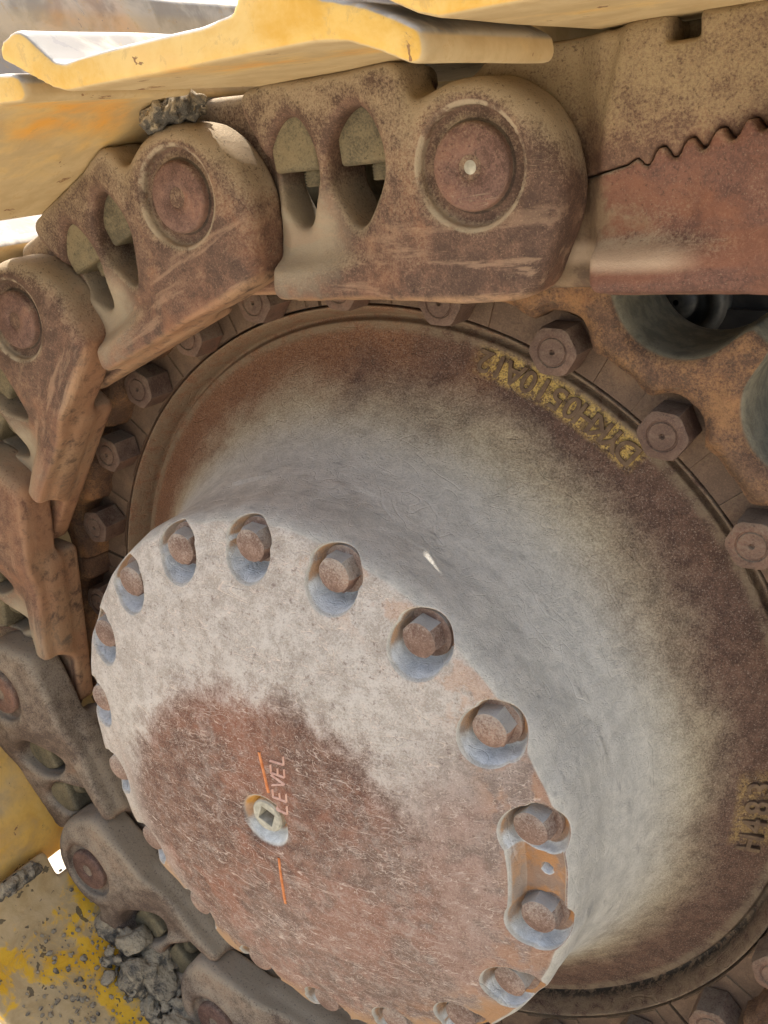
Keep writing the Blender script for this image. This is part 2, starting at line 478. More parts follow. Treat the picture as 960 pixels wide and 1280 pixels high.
def paint_material(nm, lo_, hi_):
    n = NT(nm)
    mid = n.noise(30, 6, .65, .3); big = n.noise(5, 4, .6, .4); fine = n.noise(380, 4, .7)
    x, y, z = n.xyz()
    yel = n.mix(n.ss(mid, .35, .65), srgb(214, 164, 66), srgb(226, 184, 96))
    orange = srgb(230, 160, 60)
    yel = n.mix(n.mul(n.ss(big, .60, .70), .8), yel, orange)
    # dust film, heavy on the long inner face, thin on the front end
    end = n.ss(n.math('ABSOLUTE', n.up_y), .6, .9)
    d = n.ss(n.add(big, n.mul(mid, .4), n.mul(fine, .15)), .62, .98)
    under = n.mix(n.mul(n.ss(n.add(big, n.mul(mid, .35)), lo_, hi_), .93), yel, n.mix(n.ss(mid, .3, .7), srgb(186, 162, 122), srgb(204, 182, 142)))
    colr = n.mix(end, under, n.mix(n.mul(d, .5), yel, srgb(222, 196, 140)))
    chips = n.ss(n.add(n.noise(26, 5, .7, .5), n.mul(n.geo.outputs['Pointiness'], .12)), .700, .715)
    colr = n.mix(n.mul(chips, .9), colr, srgb(128, 88, 58))
    colr = n.mix(n.mul(n.ss(fine, .30, .24), .5), colr, srgb(120, 92, 60))
    lz = n.ss(z, .345 * U, .36 * U)
    upm = n.ss(n.up, .35, .6)
    colr = n.mix(n.mul(upm, .85), colr, n.mix(n.ss(n.noise(22, 5, .6, .4), .4, .6), srgb(128, 130, 132), srgb(186, 182, 174)))
    pt = n.mul(n.ss(n.geo.outputs['Pointiness'], .515, .55), n.ss(mid, .38, .56))
    colr = n.mix(n.mul(pt, .8), colr, srgb(206, 196, 176))
    colr = n.mix(n.mul(n.ss(n.noise(60, 6, .8, .4), .56, .64), .4), colr, srgb(186, 150, 96))
    nr = n.bump(n.add(n.mul(mid, .6), n.mul(fine, .1)), .35, .002)
    return n.out(colr, .62, nr, 0, .4)
M_YEL = paint_material('yellow_paint', .96, .72)
M_YEL2 = paint_material('bright_yellow_paint', .74, .52)

def muddy_paint():
    n = NT('muddy_yellow_paint')
    mid = n.noise(24, 6, .7, .5); big = n.noise(7, 4, .6, .4); fine = n.noise(420, 4, .7)
    beige = n.mix(n.ss(mid, .35, .65), srgb(186, 158, 112), srgb(206, 180, 136))
    yel = n.mix(n.ss(mid, .4, .6), srgb(224, 168, 40), srgb(236, 186, 60))
    c = n.mix(n.ss(n.add(n.mul(big, .7), n.mul(mid, .4)), .58, .64), beige, yel)
    drops = n.ss(n.noise(34, 3, .6, .2), .64, .66)
    c = n.mix(n.mul(drops, .9), c, srgb(104, 92, 72))
    c = n.mix(n.mul(n.ss(n.noise(80, 3, .6), .68, .70), .8), c, srgb(92, 84, 70))
    c = n.mix(n.mul(n.ss(fine, .62, .72), .3), c, srgb(220, 206, 170))
    nr = n.bump(n.add(n.mul(mid, .8), n.mul(drops, .5), n.mul(fine, .15)), .5, .003)
    return n.out(c, .8, nr, 0, .3)
M_MUDPAINT = muddy_paint()

def mud_material():
    n = NT('dry_mud')
    mid = n.noise(50, 6, .7, .5); fine = n.noise(400, 4, .7)
    c = n.mix(n.ss(n.add(n.mul(mid, .7), n.mul(n.up, .10)), .30, .44), srgb(96, 92, 86), srgb(178, 164, 140))
    c = n.mix(n.mul(n.ss(fine, .6, .7), .4), c, srgb(206, 198, 180))
    nr = n.bump(n.add(mid, n.mul(fine, .5), n.mul(n.vor(160), .4)), 1.0, .006)
    return n.out(c, .95, nr, 0, .15)
M_MUD = mud_material()

def simple(name, a, b, scale=60, rough=.8, bump=.4, metal=0.0):
    n = NT(name)
    mid = n.noise(scale, 5, .65, .3); fine = n.noise(500, 3, .7)
    c = n.mix(n.ss(mid, .35, .65), a, b)
    return n.out(c, rough, n.bump(n.add(mid, n.mul(fine, .2)), bump, .002), metal, .4)
M_PLUG = simple('plug_steel', srgb(150, 146, 132), srgb(190, 184, 166), 80, .55)
M_LINE = simple('orange_paint', srgb(190, 108, 58), srgb(216, 140, 90), 150, .8)
M_STAMP = simple('stamp_edge', srgb(206, 158, 138), srgb(226, 186, 166), 150, .8)
M_LETTER = simple('cast_letter', srgb(96, 76, 60), srgb(122, 100, 76), 150, .8)
M_DARK = simple('shade_dark', srgb(40, 38, 36), srgb(62, 58, 54), 30, .6)  # near-black colour carries the shade behind the sprocket
M_BUSH = simple('bushing_steel', srgb(60, 58, 54), srgb(92, 88, 80), 50, .45, .2)
M_WHITE = simple('white_paint_mark', srgb(222, 214, 196), srgb(240, 236, 222), 90, .8)
M_SAND = simple('sandy_ground', srgb(166, 158, 142), srgb(190, 182, 166), 3, .95, .8)
def hub_bolt_mat():
    def ex(n, colr, big, mid, fine):
        rusty = n.ss(n.rnd, .35, .9)
        return n.mix(n.mul(n.ss(n.up, .35, .7), .6), colr, srgb(172, 172, 168))
    return steel('hub_bolt_steel', srgb(104, 78, 66), srgb(146, 118, 104), srgb(156, 110, 84), srgb(176, 168, 156), dust_at=.62, up_amt=.5, extra=ex)
M_HBOLT = hub_bolt_mat()

# ------------------------------------------------------------------ ground
bm = bmesh.new()
GZ = -3.4 * U
N = 60
s = 60.0
vs = [[bm.verts.new(((i / N * 2 - 1) ** 3 * s, (j / N * 2 - 1) ** 3 * s, GZ + (random.random() - .5) * .02)) for j in range(N + 1)] for i in range(N + 1)]
for i in range(N):
    for j in range(N):
        bm.faces.new((vs[i][j], vs[i + 1][j], vs[i + 1][j + 1], vs[i][j + 1]))
g = link_mesh('ground', from_bm('ground', bm), M_SAND)
tag(g, 'pale dry sandy ground behind and under the track', kind='structure')

# ------------------------------------------------------------------ sprocket: dish, groove and rim (lathe)
def lathe_np(name, prof, n=720, zfun=None):
    prof = np.array(prof, float)
    th = np.arange(n) / n * 2 * np.pi
    r = prof[:, 0][:, None]; z = prof[:, 1][:, None] + 0 * th[None]
    X = r * np.cos(th)[None]; Y = r * np.sin(th)[None]
    if zfun is not None: X, Y, z = zfun(X, Y, z, r + 0 * th[None])
    V = np.stack([X, -z, Y], -1).reshape(-1, 3) * U
    m_, k = len(prof), n
    i = np.arange(m_ - 1)[:, None]; j = np.arange(k)[None]
    a = i * k + j; b = i * k + (j + 1) % k; c = (i + 1) * k + (j + 1) % k; d = (i + 1) * k + j
    F = np.stack([a, d, c, b], -1).reshape(-1, 4)
    return mesh_np(name, V, F)

def resample(pts, step, smooth=3):
    P = np.array(pts, float)
    for _ in range(smooth):                       # Chaikin keeps the ends
        Q = [P[0]]
        for a, b in zip(P[:-1], P[1:]): Q += [a * .75 + b * .25, a * .25 + b * .75]
        Q.append(P[-1]); P = np.array(Q)
    L = np.concatenate([[0], np.cumsum(np.linalg.norm(np.diff(P, axis=0), axis=1))])
    t = np.arange(0, L[-1], step)
    return np.stack([np.interp(t, L, P[:, 0]), np.interp(t, L, P[:, 1])], 1)

BOLT_A = [math.degrees(2.6708334) - 20 * k for k in range(18)]
bx = np.array([math.cos(R(a)) for a in BOLT_A]); by = np.array([math.sin(R(a)) for a in BOLT_A])

sprocket = empty('drive_sprocket', 'large dusty brown toothed drive sprocket wheel filling the centre behind the round hub', 'sprocket')
# ------------------------------------------------------------------ hub cover: domed face with pockets
hub = empty('final_drive_hub', 'big round domed steel hub cover with scratched face and bolts round its rim', 'hub')
pr = [(0.0, .945)]
def dome(r): return .945 - .155 * r ** 2.2
rr = list(np.arange(.03, .84, .02)) + list(np.arange(.84, 1.0545, .005))
top = [(0.0005, dome(0))] + [(r, dome(r)) for r in rr]
edge = resample([(1.058, dome(1.058)), (1.080, .758), (1.098, .712), (1.102, .66), (1.105, .58)], .006, 3)
side = resample([(1.105, .58), (1.113, .51), (1.135, .40), (1.180, .28), (1.25, .165), (1.345, .06), (1.44, -.015), (1.52, -.062), (1.565, -.08)], .010, 3)
groove = resample([(1.570, -.078), (1.580, -.080), (1.585, -.105), (1.595, -.115), (1.605, -.105), (1.610, -.08), (1.625, -.035), (1.640, -.004), (1.648, .002), (1.652, -.006), (1.654, -.05)], .004, 2)
hub_prof = np.vstack([np.array(top), edge, side[1:], groove])
SPLIT = int(np.argmax((hub_prof[:, 0] > 1.15) & (hub_prof[:, 1] < .40)))
pocket_store = []
def pockets(X, Y, z, r):
    ang = np.arctan2(Y, X)
    zz = z.copy()
    # worn uneven edge
    wf = sstep(.95, 1.10, r) * (z > .45)
    chew = .007 + .026 * sstep(.3, -.7, Y) * sstep(.6, -.4, X + Y * .2)
    k = 1 - wf * chew * (wobble(X, Y, z * .3, 16, 3) * .7 + wobble(X, Y, z * .5, 38, 5) * .5)
    X = X * k; Y = Y * k
    zz += .006 * wobble(X, Y, 0 * X, 7, 2) * sstep(1.08, 1.0, r) + .0015 * wobble(X, Y, 0 * X, 45, 8) * sstep(1.08, 1.0, r)
    H = np.full(X.shape, 9.0)
    for i in range(18):
        dx = X - bx[i]; dy = Y - by[i]
        # counterbore pulled a little downwards (cast spot face), flared wall
        q_ = dx * bx[i] + dy * by[i]; w_ = np.where(q_ > 0, 1 - .22 * q_ / (np.abs(q_) + .02), 1.0)
        d = np.hypot(dx, (dy + .018) * .93) * w_
        floor = .705
        h = floor + .30 * sstep(.070, .140, d)
        H = np.minimum(H, h)
    # shallow oblong recess linking two bolts on the right, small hole between
    a = (BOLT_A[7] + BOLT_A[8]) / 2
    da = (np.degrees(ang) - a)
    t = np.hypot(np.maximum(np.abs(da) - 8.0, 0) * R(1), r - 1.0)
    H = np.minimum(H, .738 + .3 * sstep(.062, .15, t))
    cx, cy = 1.005 * math.cos(R(a)), 1.005 * math.sin(R(a))
    d = np.hypot(X - cx, Y - cy)
    H = np.minimum(H, .58 + .6 * sstep(.016, .026, d))
    # centre plug spot face
    d = np.hypot(X, Y + .012)
    H = np.minimum(H, .885 + .25 * sstep(.070, .18, d))
    zn = smin(zz, H, .020)
    pk_ = np.where(zz > .45, zz - np.minimum(zn, zz), 0)
    pocket_store.append(np.clip(pk_ / .06, 0, 1))
    zz = np.where(zz > .45, np.where(H < 5, np.minimum(zn, zz), zz), zz)
    zz = zz + .005 * wobble(X, Y, zz, 9, 1) * sstep(1.12, 1.2, r) * sstep(1.58, 1.5, r)
    return X, Y, zz
def cast_piece(name, a, b, parent):
    me = lathe_np(name, hub_prof[a:b], 1440, pockets)
    at_ = me.attributes.new('pocket', 'FLOAT', 'POINT')
    at_.data.foreach_set('value', pocket_store[-1].reshape(-1).astype(np.float32))
    return link_mesh(name, me, M_HUB, parent)
cover = cast_piece('hub_cover', 0, SPLIT + 1, hub)
disc = cast_piece('disc', SPLIT, len(hub_prof), sprocket)

def hex_bolt(name, r, h, bevel, washer=None, ring=None, dot=None):
    """axis along -Y (towards the viewer), base at y=0"""
    bm = bmesh.new()
    seg = 6
    levels = [(0, r), (h - bevel, r), (h - bevel * .35, r - bevel * .45), (h, r - bevel * 1.15)]
    n = 36
    rings = []
    for li, (hh, rr_) in enumerate(levels):
        ringv = []
        for k in range(n):
            a = k / n * 2 * math.pi
            # hexagon radius, blending to round at the chamfer
            hx = math.cos(math.pi / 6) / math.cos(((a + math.pi / 6) % (math.pi / 3)) - math.pi / 6)
            q = hx * rr_ if li < 2 else min(hx * r, rr_ * (1.0 if li == 2 else .97)) if li == 2 else rr_ * .94
            ringv.append(bm.verts.new((q * math.cos(a) * U, -hh * U, q * math.sin(a) * U)))
        rings.append(ringv)
    def bridge(A, B):
        for k in range(n): bm.faces.new((A[k], A[(k + 1) % n], B[(k + 1) % n], B[k]))
    for A, B in zip(rings[:-1], rings[1:]): bridge(A, B)
    prev = rings[-1]
    extra = []
    if ring: extra += [(ring + .006, h), (ring + .003, h - .005), (ring, h - .005), (ring - .003, h)]
    if dot: extra += [(dot, h), (dot * .5, h - .012)]
    for q, hh in extra:
        nr_ = [bm.verts.new((q * math.cos(k / n * 2 * math.pi) * U, -hh * U, q * math.sin(k / n * 2 * math.pi) * U)) for k in range(n)]
        bridge(prev, nr_); prev = nr_
    bm.faces.new(prev)
    if washer:
        wr, wh = washer
        A = [bm.verts.new((wr * math.cos(k / n * 2 * math.pi) * U, 0, wr * math.sin(k / n * 2 * math.pi) * U)) for k in range(n)]
        B = [bm.verts.new((wr * math.cos(k / n * 2 * math.pi) * U, -wh * U, wr * math.sin(k / n * 2 * math.pi) * U)) for k in range(n)]
        C = [bm.verts.new((r * .8 * math.cos(k / n * 2 * math.pi) * U, -(wh + .002) * U, r * .8 * math.sin(k / n * 2 * math.pi) * U)) for k in range(n)]
        bridge(A, B); bridge(B, C)
    bmesh.ops.recalc_face_normals(bm, faces=bm.faces)
    me = from_bm(name, bm)
    return me

def autosmooth(o, ang=35):
    me = o.data
    bm = bmesh.new(); bm.from_mesh(me)
    for e in bm.edges:
        if len(e.link_faces) == 2 and e.calc_face_angle(0) > R(ang): e.smooth = False
    bm.to_mesh(me); bm.free()

hb_me = hex_bolt('hub_bolt', .067, .084, .018, washer=(.082, .018))
hb_first = None
for i in range(18):
    o = link_mesh('hub_bolt', hb_me, M_HBOLT, hub, W(bx[i] * .995, by[i] * .995, .704), (R(random.uniform(-2, 2)), R(random.uniform(0, 60)), R(random.uniform(-2, 2))), smooth=(i == 0))
    if i == 0: autosmooth(o, 28)

# centre plug with square socket
bm = bmesh.new()
def ringpts(fn, y, n=48):
    return [bm.verts.new((fn(k / n * 2 * math.pi)[0] * U, -y * U, fn(k / n * 2 * math.pi)[1] * U)) for k in range(n)]
circ = lambda r: (lambda a: (r * math.cos(a), r * math.sin(a)))
def sq(hw):
    def f(a):
        c, s_ = math.cos(a), math.sin(a); k = hw / max(abs(c), abs(s_)); return (c * k, s_ * k)
    return f
rs = [ringpts(circ(.066), 0), ringpts(circ(.066), .030), ringpts(circ(.060), .036), ringpts(sq(.031), .036), ringpts(sq(.029), .030), ringpts(sq(.027), -.03)]
for A, B in zip(rs[:-1], rs[1:]):
    for k in range(48): bm.faces.new((A[k], A[(k + 1) % 48], B[(k + 1) % 48], B[k]))
bm.faces.new(rs[-1])
bmesh.ops.recalc_face_normals(bm, faces=bm.faces)
o = link_mesh('centre_plug', from_bm('centre_plug', bm), M_PLUG, hub, W(0, 0, .892), (0, R(20), 0)); autosmooth(o, 30)

# LEVEL lettering and the line on the face
def text_mesh(body, size, depth, name):
    cu = bpy.data.curves.new(name, 'FONT'); cu.body = body; cu.size = size; cu.extrude = depth
    cu.bevel_depth = depth * .4; cu.align_x = 'CENTER'; cu.align_y = 'CENTER'; cu.resolution_u = 4
    cu.offset = 0.0
    ob = bpy.data.objects.new(name, cu)
    col.objects.link(ob)
    dg = bpy.context.evaluated_depsgraph_get()
    me = bpy.data.meshes.new_from_object(ob.evaluated_get(dg))
    bpy.data.objects.remove(ob); bpy.data.curves.remove(cu)
    return me

def face_strip(name, pts, width, mat, parent, lift=.004, thick=.004):
    """thin painted line following the dome"""
    bm = bmesh.new(); rows = []
    for i, (x, y) in enumerate(pts):
        a = Vector(pts[max(i - 1, 0)]); b = Vector(pts[min(i + 1, len(pts) - 1)])
        t = (b - a).normalized(); nn = Vector((-t.y, t.x)); w = width * random.uniform(.7, 1.1)
        row = []
        for sgn, dz in ((-1, -.004), (-.7, lift), (.7, lift), (1, -.004)):
            px, py = x + nn.x * w * sgn, y + nn.y * w * sgn
            row.append(bm.verts.new(W(px, py, face_z(px, py) + dz)))
        rows.append(row)
    for A, B in zip(rows[:-1], rows[1:]):
        for k in range(3): bm.faces.new((A[k], B[k], B[k + 1], A[k + 1]))
    bmesh.ops.recalc_face_normals(bm, faces=bm.faces)
    return link_mesh(name, from_bm(name, bm), mat, parent)
def face_z(px, py):
    X = np.array([[px]]); Y = np.array([[py]]); r_ = np.hypot(X, Y)
    return float(pockets(X, Y, np.array([[dome(float(r_[0, 0]))]]), r_)[2][0, 0])
def lerp_pts(a, b, n): return [(a[0] + (b[0] - a[0]) * i / n, a[1] + (b[1] - a[1]) * i / n) for i in range(n + 1)]
o = face_strip('level_line', lerp_pts((.012, .285), (.040, .13), 14), .007, M_LINE, hub); o['label'] = 'worn orange line above the plug'
o = face_strip('level_line', lerp_pts((.046, -.155), (.031, -.39), 20), .006, M_LINE, hub); o['label'] = 'worn orange line below the plug'
strokes = {'L': [[(0, 1), (0, 0), (.6, 0)]], 'E': [[(.6, 1), (0, 1), (0, 0), (.6, 0)], [(0, .5), (.5, .5)]], 'V': [[(0, 1), (.35, 0), (.7, 1)]]}
lx, ly, ls = .118, .068, .062
pos = 0.0
for ch in 'LEVEL':
    bm_parts = []
    bm = bmesh.new()
    for st in strokes[ch]:
        for a, b in zip(st[:-1], st[1:]):
            pts = lerp_pts(a, b, 6)
            # text runs upwards: advance -> +Y, letter height -> -X
            P2 = [(lx - p[1] * ls * .95, ly + pos + p[0] * ls * .95) for p in pts]
            rows = []
            for i, (x, y) in enumerate(P2):
                q = Vector(P2[min(i + 1, 6)]) - Vector(P2[max(i - 1, 0)]); q.normalize()
                nn = Vector((-q.y, q.x)) * .0045
                rows.append([bm.verts.new(W(x + nn.x * sg, y + nn.y * sg, face_z(x, y) + dz)) for sg, dz in ((-1, -.003), (0, .007), (1, -.003))])
            for A, B in zip(rows[:-1], rows[1:]):
                for k in range(2): bm.faces.new((A[k], B[k], B[k + 1], A[k + 1]))
    bmesh.ops.recalc_face_normals(bm, faces=bm.faces)
    link_mesh('stamped_letter', from_bm('stamped_letter', bm), M_STAMP, hub)
    pos += ls * .80

# cast lettering on the dish rim
def cast_text(body, r0, a0, a1, size, z, skew=0):
    for i, ch in enumerate(body):
        a = R(a0 + (a1 - a0) * i / (len(body) - 1))
        me = text_mesh(ch, size * U, .007 * U, 'cast_letter')
        o = link_mesh('cast_letter', me, M_LETTER, disc, smooth=False)
        # letter tops point to the axle, text runs with growing angle
        adv = Vector((-math.sin(a), math.cos(a))); up = Vector((-math.cos(a), -math.sin(a)))
        X3 = W(adv.x, adv.y, 0) / U; Y3 = W(up.x, up.y, 0) / U
        slope = 0.42
        Zn = W(math.cos(a) * slope, math.sin(a) * slope, 1).normalized()
        Y3 = (Y3 - Zn * Y3.dot(Zn)).normalized(); X3 = Y3.cross(Zn)
        mm = Matrix((X3, Y3, Zn)).transposed().to_4x4()
        mm.translation = W(r0 * math.cos(a), r0 * math.sin(a), z)
        o.matrix_local = mm
cast_text('DYKH0510A12', 1.518, 51.6, 74.4, .112, -.060)
cast_text('H483', 1.475, -9.2, .4, .12, -.030)

# ------------------------------------------------------------------ sprocket segments, teeth, pads, bolts
SB = [35.4, 49.7, 64.2, 78.6, 92.4, 106.0, 119.5, 133.4, 147.8, 162.3, 176.7]
k0 = 176.7
for i in range(1, 11): SB.append(k0 + 14.73 * i)
for i in range(1, 5): SB.append(324.0 + 14.28 * i - 0.0)
SB = sorted(set(round(a, 2) for a in SB))            # 25 bolts
SBx = np.array(SB)
def near_da(theta):
    d = (theta[:, None] - SBx[None] + 180) % 360 - 180
    i = np.argmin(np.abs(d), 1)
    return d[np.arange(len(theta)), i]
mid_gap = []
ext = np.concatenate([SBx, [SBx[0] + 360]])
VAL = (ext[:-1] + ext[1:]) / 2                        # valley centres
def val_da(theta):
    d = (theta[:, None] - VAL[None] + 180) % 360 - 180
    i = np.argmin(np.abs(d), 1)
    return d[np.arange(len(theta)), i]
def rout(th):
    d = np.radians(val_da(th)) * 2.08
    v = 2.130 - np.sqrt(np.maximum(.212 ** 2 - d ** 2, 0))
    return np.minimum(np.where(np.abs(d) < .212, v, 2.17), 2.165)
def rin(th, R0=1.785, pr_=.118):
    d = np.radians(near_da(th)) * 1.735
    v = 1.735 + np.sqrt(np.maximum(pr_ ** 2 - d ** 2, 0))
    return np.maximum(np.where(np.abs(d) < pr_, v, R0), R0)
def seg_ring(name, a0, a1, mat, parent):
    n = int((a1 - a0) / .2)
    th = np.linspace(a0, a1, n)
    ro = rout(th % 360); ri = rin(th % 360)
    ker = np.array([1, 2, 3, 2, 1.]) / 9
    sm = lambda x: np.convolve(np.pad(x, 2, mode='edge'), ker, 'valid')
    ro, ri = sm(ro), sm(ri)
    wob = .004 * np.sin(th * .9) + .003 * np.sin(th * 1.7 + 1)
    ri = ri + wob
    zt = .135
    cross = [(ri - .004, -.02), (ri, .02), (ri + .004, zt - .05), (ri + .018, zt - .018), (ri + .045, zt - .003), (ri * .75 + ro * .25 , zt + .004), (ri * .5 + ro * .5, zt + .006), (ri * .25 + ro * .75, zt + .004), (ro - .030, zt), (ro - .014, zt - .008), (ro - .003, zt - .03), (ro, zt - .06), (ro + .0, -.1), (ro, -.22), (ro - .01, -.30), (ro - .04, -.32), (ri, -.32)]
    t = np.radians(th)
    rows = [np.stack([r_ * np.cos(t), r_ * np.sin(t), 0 * t + z_], 1) for r_, z_ in cross]
    V = np.concatenate(rows); V[:, 2] += .004 * wobble(V[:, 0], V[:, 1], V[:, 2], 12, 4) * (V[:, 2] > .05)
    m_ = len(cross)
    F = []
    i = np.arange(m_)[:, None]; j = np.arange(n - 1)[None]
    a = i * n + j; b = i * n + j + 1; c = ((i + 1) % m_) * n + j + 1; d = ((i + 1) % m_) * n + j
    F = np.stack([a + 0 * j, d + 0 * j, c + 0 * j, b + 0 * j], -1).reshape(-1, 4)
    P = np.stack([V[:, 0], -V[:, 2], V[:, 1]], 1) * U
    me = mesh_np(name, P, F)
    bm = bmesh.new(); bm.from_mesh(me)
    for side_ in (0, n - 1):                              # end caps
        try: bm.faces.new([bm.verts.ensure_lookup_table() or bm.verts[q * n + side_] for q in range(m_)])
        except Exception: pass
    bmesh.ops.recalc_face_normals(bm, faces=bm.faces)
    me = from_bm(name, bm)
    return link_mesh(name, me, mat, parent)
def polar_plate(name, a0, a1, r0, r1f, z0, z1, mat, parent, n=None, bev=.004):
    n = n or max(4, int((a1 - a0) / .5))
    th = np.linspace(a0, a1, n)
    r1 = r1f(th % 360) if callable(r1f) else np.full(n, r1f)
    db = math.degrees(bev / 1.7)
    bm = bmesh.new()
    lo = []; hi = []
    for i, t in enumerate(th):
        for lst, dz, q in ((lo, z0, 0), (hi, z1, 1)):
            tt = t
            if q and i == 0: tt = t + db
            if q and i == n - 1: tt = t - db
            ra = r0 + (bev if q else 0); rb = r1[i] - (bev if q else 0)
            lst.append((bm.verts.new(W(ra * math.cos(R(tt)), ra * math.sin(R(tt)), dz)), bm.verts.new(W(rb * math.cos(R(tt)), rb * math.sin(R(tt)), dz))))
    for i in range(n - 1):
        bm.faces.new((hi[i][0], hi[i][1], hi[i + 1][1], hi[i + 1][0]))
        bm.faces.new((lo[i][0], hi[i][0], hi[i + 1][0], lo[i + 1][0]))
        bm.faces.new((lo[i][1], hi[i][1], hi[i + 1][1], lo[i + 1][1]))
    for i in (0, n - 1):
        bm.faces.new((lo[i][0], lo[i][1], hi[i][1], hi[i][0]))
    bmesh.ops.recalc_face_normals(bm, faces=bm.faces)
    return link_mesh(name, from_bm(name, bm), mat, parent, smooth=False)

sb_me = hex_bolt('segment_bolt', .088, .128, .014, ring=.046, dot=.010)
joints = [VAL[i] for i in range(0, 25, 5)]
# shift so one joint falls near 170 degrees
best = min(range(5), key=lambda s_: min(abs(VAL[(s_ + 5 * q) % 25] - 169.5) for q in range(5)))
joints = sorted(VAL[(best + 5 * q) % 25] % 360 for q in range(5))
first_bolt = True
for q in range(5):
    a0 = joints[q]; a1 = joints[(q + 1) % 5]
    if a1 < a0: a1 += 360
    seg = polar_plate('sprocket_segment', a0 + .12, a1 - .12, 1.656, lambda t: rin(t) + .02, -.14, 0.0, M_SEG, sprocket)
    t = seg_ring('tooth_rim', a0 + .10, a1 - .10, M_TOOTH, seg)
    t['label'] = 'rusty orange toothed rim of the segment'
    for a in SB:
        aa = a if a >= a0 else a + 360
        if not (a0 < aa < a1): continue
        pad = polar_plate('bolt_pad', aa - 4.65, aa + 4.65, 1.659, 1.83 , -.01, .008, M_SEG, seg, n=12)
        o = link_mesh('segment_bolt', sb_me, M_BOLT, seg, W(1.735 * math.cos(R(a)), 1.735 * math.sin(R(a)), .016), (0, R(random.uniform(0, 60)), 0), smooth=first_bolt)
        if first_bolt: autosmooth(o, 28); first_bolt = False

# housing added behind the sprocket (machine side), widened to block the sun
housing_prof = [(0.01, -.5), (1.2, -.5), (1.70, -.58), (1.95, -.7), (1.95, -1.3), (1.0, -1.6), (0.01, -1.6)]
o = link_mesh('added_housing', lathe_np('added_housing', resample(housing_prof, .04, 2), 96), M_DARK)
tag(o, 'added dark round housing blocking light behind the sprocket wheel', 'housing')
def box_bm(bm, x0, x1, y0, y1, z0, z1, bev=.02):
    r_ = bmesh.ops.create_cube(bm, size=1.0)
    for v in r_['verts']:
        v.co = W((x0 + x1) / 2 + v.co.x * (x1 - x0), (y0 + y1) / 2 + v.co.z * (y1 - y0), (z0 + z1) / 2 - v.co.y * (z1 - z0))
    bmesh.ops.bevel(bm, geom=list({e for v in r_['verts'] for e in v.link_edges}), offset=bev * U, segments=2, affect='EDGES')
frame = empty('machine_body', 'added machine body coloured dark for shade behind the toothed rim at right', 'machine body')  # added to darken the gap and stop light from behind
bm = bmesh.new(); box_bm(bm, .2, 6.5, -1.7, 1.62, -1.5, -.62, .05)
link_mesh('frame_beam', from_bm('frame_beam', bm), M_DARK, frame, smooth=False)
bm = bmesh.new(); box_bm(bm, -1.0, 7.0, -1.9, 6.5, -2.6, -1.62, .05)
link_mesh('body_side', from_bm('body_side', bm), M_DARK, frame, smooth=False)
bm = bmesh.new()
rg = [[bm.verts.new(W(.93 + q * math.cos(k / 40 * 6.2832), 1.60 + q * math.sin(k / 40 * 6.2832), zz_)) for k in range(40)] for q, zz_ in ((.17, -.7), (.17, -.58), (.15, -.56), (.12, -.56), (.115, -.60), (.07, -.60), (.065, -.55), (.01, -.55))]
for A, B in zip(rg[:-1], rg[1:]):
    for k in range(40): bm.faces.new((A[k], A[(k + 1) % 40], B[(k + 1) % 40], B[k]))
bmesh.ops.recalc_face_normals(bm, faces=bm.faces)
link_mesh('round_boss', from_bm('round_boss', bm), M_BUSH, frame)

# ------------------------------------------------------------------ track chain
PINS = [(0.703, 2.156), (-0.391, 2.092), (-1.369, 1.636), (-1.985, 0.767), (-2.105, -0.312), (-1.698, -1.278), (-.917, -1.922), (.06, -2.13)]
PR = (0.703 + 1.085 * math.cos(R(2.9)), 2.156 + 1.085 * math.sin(R(2.9)))     # pin right of the frame

